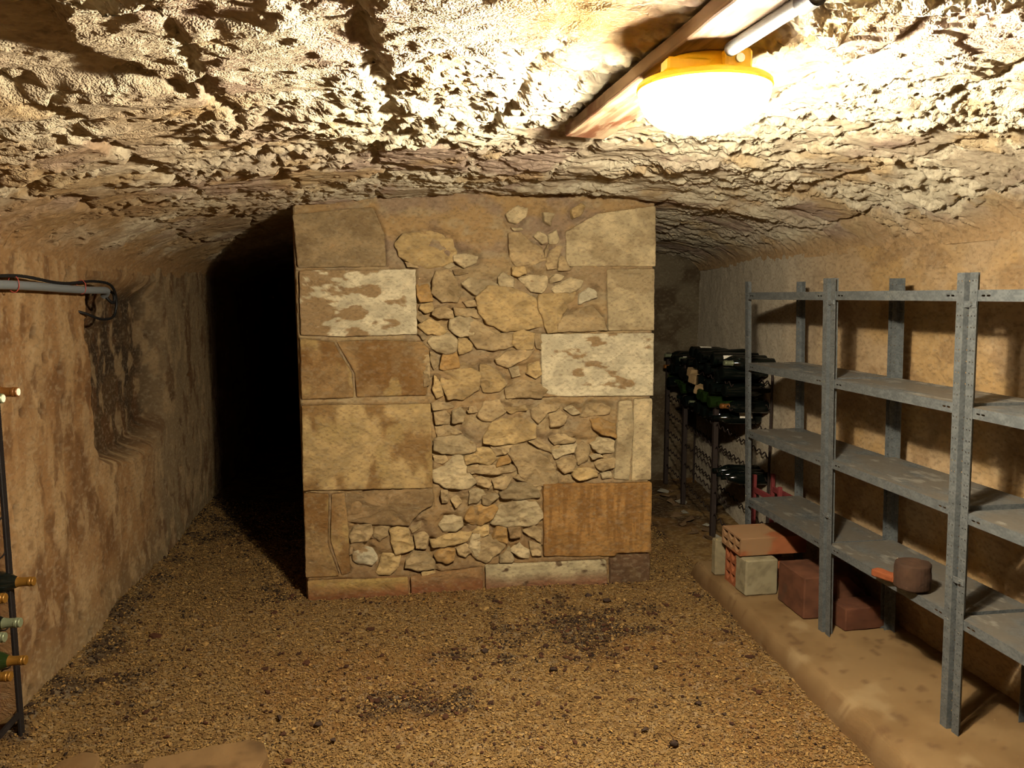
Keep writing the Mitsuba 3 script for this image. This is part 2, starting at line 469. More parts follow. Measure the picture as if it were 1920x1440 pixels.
def wall_right():
    ys = spaced((.6, 1.6, .03), (1.6, 4.6, .009), (4.6, 6.1, .013))
    zs = spaced((-.12, 1.78, .010))
    Y, Z = np.meshgrid(ys, zs)
    q = np.stack([Y, Y * 0, Z], -1)
    a, b = streaks(q, 121)
    d = (fbm(q * 3, 3, 122) - .5) * .03 + (a - .5) * .012 + (fbm(q * 26, 4, 123) - .5) * .013
    P = np.stack([right_x(Y) - d, Y, Z], -1)
    tan, ochre, brown, grey = lin((210, 178, 136)), lin((206, 168, 114)), lin((162, 128, 90)), lin((222, 212, 190))
    c = mix(tan, ochre, sst(.4, .6, b) * (1 - sst(3.2, 3.8, Y)))
    c = mix(c, brown, sst(.55, .62, fbm(q * 7 + 4, 5, 125)) * .55)
    c = mix(c, grey, sst(3.4, 4.2, Y) * .75)
    c = c * (.85 + .3 * fbm(q * 45, 3, 126))[..., None]
    struct('wall_right', surf(P, c, flip=True), 'old plastered cellar wall on the right behind the shelving')


wall_right()


def ends():
    for name, x0, x1, y, lab in (('wall_back', 1.1, 2.75, 5.98, 'end wall of the recess behind the wine rack'), ('wall_back_left', -1.6, -.2, 9.2, 'far end wall of the dark passage')):
        X, Z = np.meshgrid(np.linspace(x0, x1, 60), np.linspace(-.12, 2.1, 80))
        q = np.stack([X, X * 0, Z], -1)
        P = np.stack([X, y - (fbm(q * 4, 3, 131) - .5) * .04, Z], -1)
        c = mix(lin((150, 136, 110)), lin((110, 92, 68)), sst(.4, .6, fbm(q * 6, 4, 132)))
        struct(name, surf(P, c), lab)


ends()


# ---------------------------------------------------------------- the stone wall end in the middle
# outlines of the stones in the wall's face, in millimetres: tone, then x,z pairs
RUBBLE = """
y 18,1752 61,1791 175,1806 267,1772 292,1716 280,1673 230,1651 151,1640 80,1665 31,1692
l 288,1694 345,1705 400,1688 392,1659 338,1638 288,1666
l 241,1651 273,1662 291,1645 262,1630 241,1637
m 52,1664 102,1651 116,1637 66,1638
m 280,1623 345,1634 356,1609 294,1598
m 201,1612 258,1623 294,1580 319,1516 300,1473 228,1476 182,1516 190,1573
o 107,1551 161,1555 175,1516 181,1476 120,1473 107,1509
y 127,1459 181,1469 184,1423 148,1415 120,1437
m 192,1437 235,1448 278,1429 282,1393 220,1390 181,1408
m 106,1430 127,1423 148,1394 126,1372 101,1394
l 271,1386 314,1400 365,1393 387,1357 376,1306 314,1302 263,1339
y 112,1354 162,1387 213,1365 248,1328 226,1310 147,1318
l 108,1318 140,1318 150,1296 136,1286
l 197,1303 263,1314 299,1284 295,1233 240,1219 182,1242 161,1278
y 306,1295 350,1291 379,1269 372,1233 313,1215 302,1255
o 233,1212 298,1226 309,1153 261,1139 217,1143 221,1183
m 168,1224 196,1213 211,1176 185,1140 167,1184
y 232,1128 305,1142 378,1133 412,1114 400,1040 333,997 260,995 224,1066
m 128,1206 160,1213 167,1155 162,1067 133,1060
m 329,1473 410,1483 409,1447 351,1444
m 286,1440 358,1440 409,1429 409,1393 365,1400 293,1402
y 188,1110 217,1073 231,1014 194,1000 176,1044
l 545,1896 604,1940 648,1926 644,1890 596,1854 560,1864
l 729,1906 781,1900 762,1846 736,1863
y 870,1923 915,1952 937,1938 926,1906 882,1883
l 567,1832 618,1829 626,1817 582,1815
m 560,1797 618,1801 670,1755 715,1734 737,1683 678,1661 596,1650 567,1696
l 677,1791 707,1816 744,1792 748,1766 722,1755
l 755,1799 789,1824 811,1771 796,1756 759,1759
m 738,1734 755,1756 756,1720 741,1683
m 774,1727 804,1745 827,1742 804,1691 797,1640 752,1633 748,1683
m 810,1684 834,1706 850,1662 873,1633 809,1626
y 571,1639 633,1643 645,1610 604,1596 574,1607
l 326,1559 362,1588 449,1581 501,1552 435,1509 405,1501 362,1527
l 503,1588 530,1614 582,1588 578,1545 515,1545
l 611,1585 671,1603 745,1593 749,1545 716,1516 671,1523 634,1560
l 760,1582 790,1611 835,1597 820,1578 764,1564
l 783,1545 865,1589 926,1571 911,1538 866,1516 791,1516 775,1531
w 912,1509 957,1538 995,1524 1003,1494 912,1461
y 405,1487 464,1541 567,1534 678,1487 705,1428 731,1362 656,1344 545,1330 456,1371 420,1415
y 716,1501 806,1509 889,1516 874,1465 814,1391 803,1332 754,1325 731,1391 708,1443
m 822,1384 927,1435 981,1442 1035,1383 1051,1330 883,1324 811,1326
m 361,1393 419,1364 493,1316 573,1322 574,1256 493,1235 404,1247 375,1284 360,1313
y 582,1311 634,1329 679,1311 679,1240 604,1237 580,1260
m 500,1187 552,1227 619,1233 679,1229 642,1185 552,1149 507,1165
m 686,1311 724,1310 724,1236 694,1244
y 415,1151 455,1158 507,1113 544,1068 507,1031 433,1025 418,1062
l 559,1142 604,1149 612,1104 574,1097
y 657,1155 710,1169 725,1110 695,1088 649,1111
m 550,1038 612,1081 695,1065 748,1034 718,993 552,994
m 172,972 238,978 281,955 259,941 179,939
m 182,928 237,934 263,904 251,867 193,872
g 274,933 318,951 340,917 325,872 273,874
m 348,931 385,946 399,923 351,920
g 184,786 214,804 317,805 376,766 384,732 324,715 228,721 188,741
m 192,857 259,859 317,820 265,810 199,808
m 180,708 235,706 246,687 220,669 183,674
l 235,657 287,708 324,692 349,623 386,569 345,540 248,547 182,584 179,629
y 331,699 383,713 406,697 406,667 338,661
m 342,646 398,656 410,621 368,615
b -254,532 -74,537 152,536 151,463 84,428 39,373 -77,378 -236,397 -260,450
m -241,322 -222,358 -139,370 -126,324 -159,287 -231,287
m -118,354 -49,360 -53,320 -94,284 -122,308
y -42,335 -5,352 46,339 75,253 59,231 -14,215 -35,274
m 79,307 127,327 145,296 134,235 82,241
w -229,226 -196,251 -131,240 -110,197 -132,168 -198,171 -226,192
w -243,254 -225,256 -229,230 -244,227
y -111,132 -80,215 8,210 -8,150 -46,113 -97,116
m 37,178 74,222 141,207 177,163 170,132 95,129 32,144
y 167,272 231,299 362,305 336,263 231,245 175,244
o 178,202 215,235 275,220 275,173 237,156 192,170
l 202,354 232,391 310,388 321,349 284,316 224,323
o 329,387 359,432 405,438 404,353 344,371
m 263,482 300,496 322,464 285,443
m 211,529 247,528 248,475 218,468
m 290,227 336,252 377,215 335,186 298,199
l 370,293 408,299 408,190 388,183 347,232
m 61,346 113,366 113,351 68,322
y 113,112 177,117 176,78 117,81
m 358,954 388,960 394,934 358,927
m 399,908 440,970 507,984 537,920 469,880 425,886
y 439,802 477,865 582,892 680,856 688,787 605,768 491,757 439,772
y 537,938 635,954 648,929 567,913
m 676,932 718,959 779,951 817,935 752,911 711,864 676,890
m 764,903 825,919 856,890 841,852 772,842
l 840,930 886,942 925,911 887,893
m 933,888 964,947 1041,953 1077,931 1073,902 988,888
o 980,872 1034,876 1105,845 1110,777 1035,799 996,825
m 469,748 571,751 558,717 491,696
m 357,782 379,773 387,729 357,715
y 402,741 467,732 495,687 454,652 379,675
o 506,685 558,706 567,669 495,643
m 562,707 582,743 643,749 696,720 750,679 789,623 804,561 781,540 689,544 620,592 605,637
m 658,767 703,778 765,739 771,710 719,727
m 768,781 841,797 903,772 888,755 792,749
l 780,714 842,739 904,747 895,706 796,679
m 910,735 942,756 978,733 973,664 920,644 906,681
m 804,660 873,679 903,658 889,614 843,598 812,630
y 891,611 959,624 1007,607 1021,577 921,558 894,581
l 983,747 1044,774 1107,759 1100,700 1037,696 997,719
l 984,679 1029,691 1045,675 990,668
m 1008,638 1045,660 1110,666 1107,622 1046,601 1017,617
l 1038,590 1092,596 1092,566 1046,560
m 356,646 431,649 506,645 580,644 596,622 544,604 446,605 356,621
m 387,585 416,596 468,556 453,536 393,555
m 476,573 544,592 573,577 536,526 485,534
g 517,504 582,551 658,557 703,518 711,481 605,470 529,480
l 355,522 423,520 438,498 393,463 355,457
g 423,491 491,502 504,488 460,445 426,454
o 359,417 400,442 476,441 498,425 475,381 415,346 358,357
l 477,351 521,431 605,457 689,448 720,401 727,371 682,330 551,332
y 371,308 400,342 452,334 452,290 399,285
o 469,274 498,332 544,326 547,247 506,257
b 555,321 620,325 620,275 567,269
m 637,296 690,326 724,300 721,239 667,273
m 357,216 384,275 460,279 530,231 505,194 437,151 376,184
g 511,171 559,212 582,157 567,144 511,143
l 572,197 613,233 658,201 659,159 605,174
m 662,246 721,227 724,175 675,174
m 691,548 726,531 720,487 706,518
m 614,610 649,559 582,584"""
ASHLAR = """
t -468,1880 -328,1897 -173,1914 -93,1920 -40,1791 -36,1640 -451,1630
w -446,1620 104,1630 107,1314 -257,1304 -448,1313
n -451,1300 -295,1281 -211,1128 -203,1008 -453,1003
n -282,1281 -131,1290 125,1280 166,1240 148,1012 -193,1010 -200,1128
y -451,977 168,972 174,546 -458,557
n -456,543 -334,538 -346,283 -296,116 -459,117
n -324,535 -260,536 -244,332 -241,130 -283,118 -336,296
p -451,103 -24,93 43,95 48,-51 -132,-32 -449,7
q 53,94 421,127 423,-74 59,-54
s 432,132 712,135 1067,130 1077,-18 969,-76 434,-75
d 1087,138 1124,139 1133,153 1307,150 1307,13 1287,-24 1089,-24
l 839,1814 1001,1907 1303,1951 1309,1647 846,1645
l 1051,1633 1304,1639 1308,1324 1064,1323
w 716,1312 1305,1313 1309,989 725,995
l 1125,965 1193,970 1210,830 1186,550 1103,559
l 1204,975 1304,976 1307,546 1201,544
c 733,545 1310,535 1313,158 1127,165 1118,148 737,167"""

FACE = 3.80
TONES = {'l': (232, 208, 160), 'y': (224, 190, 130), 'm': (214, 184, 134), 'o': (212, 166, 100), 'w': (242, 226, 186), 'g': (198, 174, 130), 'b': (176, 144, 100),
         't': (188, 160, 116), 'n': (186, 148, 96), 'p': (196, 156, 96), 'q': (172, 132, 86), 's': (210, 192, 150), 'd': (118, 88, 62), 'c': (196, 146, 82)}


def outline(poly, step, wob, seed):
    p = np.asarray(poly, float)
    if np.sum(p[:, 0] * np.roll(p[:, 1], -1) - np.roll(p[:, 0], -1) * p[:, 1]) < 0:
        p = p[::-1]
    out = []
    for a, b in zip(p, np.roll(p, -1, 0)):
        k = max(1, int(round(np.linalg.norm(b - a) / step)))
        out.append(a + (b - a) * (np.arange(k) / k)[:, None])
    o = np.concatenate(out)
    q = np.stack([o[:, 0], o[:, 1], o[:, 0] * 0 + seed * .37], -1)
    o = o + np.stack([fbm(q * 38, 3, seed) - .5, fbm(q * 38, 3, seed + 9) - .5], -1) * 3 * wob
    return o


def stone(poly, tone, seed, depth, bulge, rings, step, wob, relief, ash=False):
    """One stone: its face rounded over at the edge, standing DEPTH proud of the wall's face."""
    o = outline(poly, step, wob, seed)
    o = (o + .12 * (np.roll(o, 1, 0) + np.roll(o, -1, 0))) / 1.24 if not ash else (o + .25 * (np.roll(o, 1, 0) + np.roll(o, -1, 0))) / 1.5
    if not ash:
        o = o.mean(0) + (o - o.mean(0)) * 1.11
    c = o.mean(0)
    r = np.random.default_rng(seed)
    tilt = r.normal(0, .075 if not ash else .004, 2) + (np.array([0, -.05]) if not ash else 0)
    size = math.sqrt(max(1e-6, trimesh.path.polygons.Polygon(o).area))
    bev = min(.006, size * .07) if not ash else .004
    rr = np.linalg.norm(o - c, axis=1, keepdims=True)
    P, lev = [o, o], [-.05, depth - bev * .9]
    ks = np.linspace(1, 0, rings + 2)[:-1]
    for i, k in enumerate(ks):
        shrink = np.maximum(0, k - (bev / np.maximum(rr, 1e-3)))
        P.append(c + (o - c) * shrink)
        lev.append(depth + bulge * (1 - k ** 2))
    n = len(o)
    pts = np.concatenate([np.column_stack([p[:, 0], np.full(n, l), p[:, 1]]) for p, l in zip(P, lev)] + [[[c[0], depth + bulge, c[1]]]])
    q = np.column_stack([pts[:, 0], pts[:, 0] * 0 + seed, pts[:, 2]])
    front = np.arange(len(pts)) >= n
    facet = np.abs(fbm(q * np.array([16, 1, 20]), 2, seed) - .5) * (6 if not ash else 2)
    pts[:, 1] += front * ((fbm(q * np.array([26, 1, 30]), 4, seed + 3) - .5) * 2 * relief + (.3 - facet) * relief * 1.6 + (pts[:, 0] - c[0]) * tilt[0] + (pts[:, 2] - c[1]) * tilt[1])
    V = np.column_stack([pts[:, 0], FACE - pts[:, 1], pts[:, 2]])
    f = []
    for k in range(len(P) - 1):
        j = np.arange(n)
        a, b, d, e = k * n + j, k * n + (j + 1) % n, (k + 1) * n + (j + 1) % n, (k + 1) * n + j
        f += [np.stack([a, b, d], 1), np.stack([a, d, e], 1)]
    j = np.arange(n) + (len(P) - 1) * n
    f.append(np.stack([j, np.roll(j, -1), np.full(n, len(pts) - 1)], 1))
    f = np.concatenate(f)
    return V, f


def stone_colour(V, tone, seed):
    r = np.random.default_rng(seed)
    base = lin(TONES[tone]) * r.uniform(.95, 1.2)
    q = np.column_stack([V[:, 0], V[:, 0] * 0 + seed, V[:, 2]])
    a = fbm(q * np.array([16, 1, 16]), 4, 201)
    b = fbm(q * np.array([7, 1, 7]) + 5, 4, 203)
    c = mix(base * .82, base * 1.14, sst(.3, .7, a))
    if tone == 'w':      # whitewash left on the block, worn through to brown
        c = mix(c, lin((176, 136, 84)), sst(.47, .54, fbm(q * np.array([11, 1, 19]) + 2, 6, 207) + (.75 * (-.20 - V[:, 0]) + .02 if V[:, 0].mean() < .3 else -.15)) * .85)
    elif tone in 'yn' and seed > 500:
        c = mix(c, lin((150, 104, 48)), sst(.48, .62, fbm(q * np.array([9, 1, 4]) + 4, 5, 209)) * .7)
        c = mix(c, lin((214, 182, 118)), sst(.58, .68, fbm(q * np.array([12, 1, 6]) + 14, 5, 210)) * .7)
    elif tone == 'c':    # vertical tool marks
        c = mix(c, lin((160, 112, 58)), sst(.45, .65, fbm(q * np.array([70, 1, 5]), 3, 211)) * .7)
    elif tone in 'pqs':  # damp rising from the floor
        wet = sst(.10, .01, V[:, 2] + .06 * (b - .5))
        c = mix(c, lin((206, 176, 104)), sst(.5, .6, fbm(q * np.array([6, 1, 9]) + 3, 4, 213)) * .7 * (tone != 's'))
        c = mix(c, lin((150, 84, 50)), wet * .85)
        if tone == 's':
            c = mix(c, lin((96, 66, 40)), sst(.70, .76, fbm(q * np.array([22, 1, 24]), 3, 215)) * .9)
    else:
        c = mix(c, lin((150, 122, 82)), sst(.52, .7, b) * .5)
    return np.clip(c * (.9 + .2 * noise(q * np.array([160, 1, 160]), 217))[:, None], 0, 1)


def wall_middle():
    parse = lambda text: [(l.split()[0], [tuple(int(t) / 1000 for t in w.split(',')) for w in l.split()[1:]]) for l in text.strip().split('\n')]
    rubble, ashlar = parse(RUBBLE), parse(ASHLAR)
    from shapely.geometry import Polygon, Point
    from shapely import contains_xy, union_all
    core = union_all([Polygon(p).buffer(.001) for _, p in ashlar])
    field = union_all([Polygon(p).buffer(.03) for _, p in rubble]).buffer(-.012)
    xs, zs = np.arange(-.462, 1.309, .0075), np.arange(-.10, 2.02, .0075)
    xs = np.append(xs, 1.306)
    X, Z = np.meshgrid(xs, zs)
    q = np.stack([X, X * 0, Z], -1)
    inr = contains_xy(field, X, Z).astype(float)
    ina = contains_xy(core.buffer(-.004), X, Z).astype(float)
    from scipy.ndimage import gaussian_filter
    inr, ina = gaussian_filter(inr, 1.2), gaussian_filter(ina, .8)
    n1, n2 = fbm(q * 9, 4, 221), fbm(q * 34, 4, 223)
    proud = .004 + (n1 - .5) * .02 + (n2 - .5) * .014 - inr * (.015 + .028 * sst(.4, .65, fbm(q * 15 + 9, 3, 225))) - ina * .03
    proud += .006 * sst(1.62, 1.75, Z) - .01 * sst(.6, .75, fbm(q * np.array([12, 1, 18]), 4, 227)) * (Z > 1.6)
    edge = np.minimum(X + .462, 1.306 - X)
    proud -= .05 * np.clip(1 - edge / .02, 0, 1) ** 2
    lean = -.012 * np.clip((Z - .2) / 1.7, 0, 1) * (X < -.40)
    P = np.stack([X + lean, FACE - proud, Z], -1)
    mort, dusk, tan, pink = lin((208, 178, 128)), lin((190, 160, 118)), lin((204, 166, 112)), lin((178, 150, 124))
    c = mix(mort, dusk, sst(.4, .6, n1))
    c = mix(c, tan, sst(.5, .62, fbm(q * 5 + 6, 4, 229)) * .7)
    c = mix(c, mix(pink, tan, sst(.44, .6, fbm(q * np.array([5, 1, 6]) + 12, 4, 231))), sst(1.60, 1.72, Z) * .8)
    c = mix(c, lin((206, 186, 146)), sst(.58, .7, fbm(q * 20 + 4, 4, 233)) * .5)
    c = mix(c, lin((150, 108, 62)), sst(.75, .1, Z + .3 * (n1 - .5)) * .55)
    c = c * (.88 + .24 * fbm(q * 70, 2, 235))[..., None]
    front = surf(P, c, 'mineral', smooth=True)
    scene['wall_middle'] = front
    labels['wall_middle'] = {'kind': 'structure', 'label': 'end of a thick stone wall, rubble between dressed corner blocks'}
    # the sides and the rest of the wall behind the face
    for k, (x, sgn) in enumerate(((-.455, -1), (1.300, 1))):
        Yg, Zg = np.meshgrid(spaced((3.803, 4.4, .012), (4.4, 9.1 if sgn < 0 else 6.05, .06)), np.arange(-.10, 2.02, .014))
        qq = np.stack([Yg, Yg * 0 + k * 9, Zg], -1)
        off = (fbm(qq * 8, 4, 237) - .5) * .03
        lean = -.012 * np.clip((Zg - .2) / 1.7, 0, 1) * (sgn < 0)
        cc = mix(tan, mort, sst(.4, .6, fbm(qq * 6, 4, 239)))
        part('wall_middle', 'side_face', surf(np.stack([x + lean + sgn * (off - .012), Yg, Zg], -1), cc, flip=sgn > 0), 'rough side of the stone wall')
    part('wall_middle', 'plinth', tinted(box(-.44, 1.29, 3.803, 3.95, -.10, .10), (140, 104, 66)), None)
    for i, (tone, p) in enumerate(rubble):
        r = np.random.default_rng(900 + i)
        V, f = stone(p, tone, 20 + i, r.uniform(.004, .016), r.uniform(.0, .005), 7, .008, .0050, .0055)
        part('wall_middle', 'stone', ply((V, f), 'mineral', smooth=38 if False else True, color=stone_colour(V, tone, 20 + i)))
    marks = {0: 'brown plastered corner block', 1: 'corner block with flaking whitewash', 4: 'large ochre corner block', 13: 'big pale whitewashed block', 16: 'orange-brown block with vertical tool marks', 9: 'pitted pale plinth stone with a red damp line', 10: 'dark plinth stone'}
    for i, (tone, p) in enumerate(ashlar):
        from shapely.geometry import Polygon as PG
        g = PG(p).buffer(-.0012, join_style=2)
        V, f = stone(list(g.exterior.coords)[:-1], tone, 600 + i, [.003, .007, .005, .002, .011, .008, .004, .022, .020, .024, .012, .003, .004, .009, .009, .006, .012][i], .002, 40, .0075, .0018, .0034, True)
        part('wall_middle', 'corner_block' if i not in (7, 8, 9, 10) else 'plinth_stone', ply((V, f), 'mineral', smooth=True, color=stone_colour(V, tone, 600 + i)), marks.get(i))


wall_middle()


# ---------------------------------------------------------------- concrete ledge along the right wall
def ledge():
    ys = spaced((.4, 3.92, .014))
    prof = [(1.50, -.06), (1.505, .02), (1.535, .066), (1.555, .078), (1.58, .081)] + [(x, .08) for x in np.arange(1.60, 2.17, .02)]
    X = np.array([p[0] for p in prof])[None] + .05 * ((ys - 2.0) / 1.5)[:, None] * np.clip(1 - np.arange(len(prof)) / 8, 0, 1)[None]
    Z = np.repeat(np.array([p[1] for p in prof])[None], len(ys), 0)
    Y = np.repeat(ys[:, None], len(prof), 1)
    q = np.stack([X, Y, Z], -1)
    n = fbm(q * 11, 4, 301)
    X = X + (fbm(q * 9 + 3, 4, 303) - .5) * .05 * np.clip(1 - np.arange(len(prof)) / 6, 0, 1)
    Z = Z + (n - .5) * .008
    end = sst(3.92, 3.84, Y)
    Z = Z * end - .06 * (1 - end)
    c = mix(lin((128, 98, 60)), lin((148, 118, 78)), sst(.35, .65, fbm(q * 5, 4, 305)))
    c = mix(c, lin((170, 144, 104)), sst(.55, .7, fbm(q * 7 + 9, 4, 307)) * (X < 1.75) * .7)
    c = mix(c, lin((104, 74, 46)), sst(.68, .74, fbm(q * 24, 3, 309)) * .6)
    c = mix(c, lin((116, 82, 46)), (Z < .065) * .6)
    struct('concrete_ledge', surf(np.stack([X, Y, Z], -1), c, 'fine', flip=True), 'low concrete ledge carrying the shelving')


ledge()


# ---------------------------------------------------------------- bulkhead lamp, plank and conduits on the vault
def lamp():
    t = thing('bulkhead_lamp', 'round bulkhead lamp with yellow base and glowing opal diffuser on the vault', 'lamp')
    C, k = LAMP_C, .806
    put = lambda m: (m.apply_scale(k), m.apply_translation(C), m)[2]
    dome = [(.153 * math.cos(a) ** .7, -.004 - .096 * math.sin(a)) for a in np.linspace(0, math.pi / 2, 15)]
    d = put(lathe([(max(0, r), z) for r, z in dome][::-1], 48))
    if d.vertex_normals[np.argmin(d.vertices[:, 2])][2] > 0:
        d.invert()
    part(t, 'diffuser', ply(d, 'thin_glass', smooth=True, emitter={'type': 'area', 'radiance': {'type': 'rgb', 'value': DOME_RADIANCE}}), 'glowing white diffuser')
    bulb = put(lathe([(0, -.090), (.016, -.086), (.026, -.075), (.028, -.064), (.024, -.050), (.016, -.038), (0, -.036)], 20))
    if bulb.volume < 0:
        bulb.invert()
    part(t, 'bulb', ply(bulb, 'white_enamel', smooth=True, emitter={'type': 'area', 'radiance': {'type': 'rgb', 'value': BULB_RADIANCE}}), 'small bright bulb')
    part(t, 'bulb_holder', ply(put(lathe([(0, -.038), (.014, -.038), (.016, -.004), (0, -.004)], 20)), 'white_enamel', smooth=35))
    part(t, 'reflector', ply(put(lathe([(0, -.0035), (.148, -.0035), (.148, -.001), (0, -.001)], 40)), 'white_enamel', smooth=35))
    part(t, 'rim', ply(put(lathe([(0, .012), (.150, .012), (.155, .008), (.157, -.001), (.154, -.006), (.150, -.006), (.148, 0), (0, .001)], 56)), 'yellow_plastic', smooth=35), 'thin yellow rim')
    part(t, 'base', ply(put(lathe([(0, .06), (.092, .06), (.098, .056), (.108, .014), (.108, .010), (0, .010)], 40)), 'yellow_plastic', smooth=35))
    part(t, 'mounting_lug', ply(put(box(-.001, .062, -.125, -.06, .010, .058, .006)), 'yellow_plastic', smooth=25))
    part(t, 'mounting_lug', ply(put(box(-.125, -.004, -.100, -.05, .010, .040, .005)), 'yellow_plastic', smooth=25))
    part(t, 'screw', ply(put(rod([.030, -.123, .034], [.030, -.131, .034], .010, 16)), 'bright_steel', smooth=30), 'bright round screw head')


lamp()


def plank():
    ang = math.atan2(.047, -1.24)
    L, W, H = 1.60, .150, .024
    m = box(-W / 2, W / 2, 0, L, 0, H, .003)
    m.vertices[:, 1] += (m.vertices[:, 1] > L / 2) * m.vertices[:, 0] * .25
    v, f = trimesh.remesh.subdivide_to_size(m.vertices, m.faces, .02)
    v = np.array(v)
    v = v - [0, 0, 0]
    q = v.copy()
    v[:, 0] += (fbm(q * 9, 3, 331) - .5) * .008
    s = v[:, 1] / L
    # runs from behind the camera's upper edge to its free end, slightly askew
    x = .72 - .057 * s + v[:, 0]
    P = np.column_stack([x, 1.09 + v[:, 1], 2.044 + v[:, 2]]) * .806 + [0, 0, 1.5 * .194]
    P[:, 2] += (P[:, 2] > 1.948) * .012
    g = fbm(q * np.array([60, 4, 60]), 4, 333)
    c = mix(lin((132, 104, 78)), lin((186, 158, 126)), sst(.3, .7, g))
    c = mix(c, lin((112, 62, 36)), sst(.55, .68, fbm(q * np.array([22, 7, 22]) + 4, 4, 335)) * .8 * sst(.6, .8, s))
    one('wooden_plank', 'rough wooden plank fixed lengthwise under the vault behind the lamp', 'plank', ply((P, f), 'dry', smooth=False, color=c))


plank()


def conduits():
    t = thing('lamp_conduit', 'short grey plastic conduit running from the lamp along the plank', 'conduit')
    part(t, 'pipe', ply(rod([.582, 1.322, 1.924], [.628, .70, 1.932], .0125, 18), 'grey_plastic', smooth=40))
    c = cat(rod([.600, 1.116, 1.9265], [.603, 1.080, 1.927], .016, 18), box(.582, .622, 1.088, 1.108, 1.928, 1.940, .003))
    part(t, 'pipe_clip', ply(c, 'black_iron', smooth=35), 'dark pipe clip')
    t = thing('wall_conduit', 'grey conduit along the top of the left wall', 'conduit')
    p = [(-1.262, y, 1.533 + .004 * math.sin(y * 5) - .006 * (y - 2.7)) for y in np.linspace(2.3, 3.66, 26)]
    p += [(-1.266, 3.695, 1.522), (-1.276, 3.715, 1.512), (-1.290, 3.728, 1.500)]
    part(t, 'pipe', ply(tube(p, .0155, 14), 'grey_plastic', smooth=40))
    for y in (2.83, 3.40):
        ring = [(-1.262 + .0185 * math.cos(a), y + .006 * math.sin(a * .5), 1.541 - .006 * (y - 2.7) + .028 * math.sin(a)) for a in np.linspace(0, 2 * math.pi, 20)]
        part(t, 'wire_tie', ply(tube(ring, .0016, 5), 'red_wire', smooth=True), 'thin reddish wire tie')
    pts = [(-1.258, y, 1.561 + .008 * math.sin(y * 9 + 1) - .008 * (y - 2.7)) for y in np.linspace(2.3, 3.62, 14)]
    pts += [(-1.252, 3.70, 1.550), (-1.255, 3.765, 1.515), (-1.262, 3.795, 1.46), (-1.268, 3.785, 1.418), (-1.272, 3.72, 1.398), (-1.280, 3.62, 1.402), (-1.300, 3.535, 1.425), (-1.335, 3.50, 1.440)]
    one('black_cable', 'black electric cable tied along the grey conduit and looping below its end', 'cable', ply(tube(spline(pts, 130), .0058, 8), 'black_rubber', smooth=True))
    one('bent_cable', 'short black cable bent round the open end of the wall conduit', 'cable',
        ply(tube(spline([(-1.284, 3.722, 1.505), (-1.270, 3.735, 1.478), (-1.262, 3.76, 1.470), (-1.262, 3.775, 1.498), (-1.285, 3.80, 1.52), (-1.36, 3.86, 1.525), (-1.42, 3.95, 1.50)], 40), .007, 8), 'black_rubber', smooth=True))


conduits()


# ---------------------------------------------------------------- galvanised shelving
LEAN = T([[1, 0, -.047, .0038], [0, 1, -.0245, .002], [0, 0, 1, 0], [0, 0, 0, 1]])        # the units have racked out of square
POST_H, DEPTH, FL = 1.49, .30, .031


def post_mesh(sx, sy):
    """An angle post standing at the origin corner; its flanges run to sx in x and to sy in y; both are drilled."""
    from shapely.geometry import Point, box as sbox
    from shapely import union_all
    th = .0022
    ms = []
    for flange in (0, 1):
        holes = [Point(u, z).buffer(.0028, quad_segs=2) for z in np.arange(.03, POST_H - .02, .035) for u in ((.011, .024) if flange == 0 else (.018,))]
        g = sbox(0, 0, FL, POST_H).difference(union_all(holes))
        m = trimesh.creation.extrude_polygon(g, th, engine='earcut')        # x = across, y = up, z = thickness
        v = m.vertices
        if flange == 0:     # faces the aisle: across runs in y
            m.vertices = np.column_stack([sx * v[:, 2], sy * v[:, 0], v[:, 1]])
        else:
            m.vertices = np.column_stack([sx * v[:, 0], sy * v[:, 2], v[:, 1]])
        if np.linalg.det(np.array([[0, 0, sx], [sy, 0, 0], [0, 1, 0]] if flange == 0 else [[sx, 0, 0], [0, 0, sy], [0, 1, 0]], float)) < 0:
            m.invert()
        ms.append(m)
    return cat(*ms)


def shelf_mesh(w, d):
    """A tray shelf: top, lips turned down all round, the front and back lips slotted near their ends."""
    from shapely.geometry import LineString, box as sbox
    from shapely import union_all
    th, lip = .0018, .034
    top = box(0, d, 0, w, -th, 0)
    v, f = trimesh.remesh.subdivide_to_size(top.vertices, top.faces, .06)
    v = np.array(v)
    v[:, 2] -= .006 * np.sin(np.pi * np.clip(v[:, 1] / w, 0, 1)) * np.sin(np.pi * np.clip(v[:, 0] / d, 0, 1))
    ms = [trimesh.Trimesh(v, f)]
    slots = [LineString([(a, -.017), (a + .010, -.017)]).buffer(.0028, quad_segs=2) for a in (.044, .064, w - .074, w - .054)]
    g = sbox(0, -lip, w, 0).difference(union_all(slots))
    for x in (0, d - th):
        m = trimesh.creation.extrude_polygon(g, th, engine='earcut')
        m.vertices = m.vertices[:, [2, 0, 1]] + [x, 0, 0]
        ms.append(m)
        ms.append(box(x + (0 if x == 0 else -.012), x + (.014 if x == 0 else th), 0, w, -lip, -lip + th))
    for y in (0, w - th):
        ms.append(box(0, d, y, y + th, -lip, 0))
    return cat(*ms)


POSTS = {(sx, sy): ply(post_mesh(sx, sy), 'zinc_steel') for sx in (1, -1) for sy in (1, -1)}


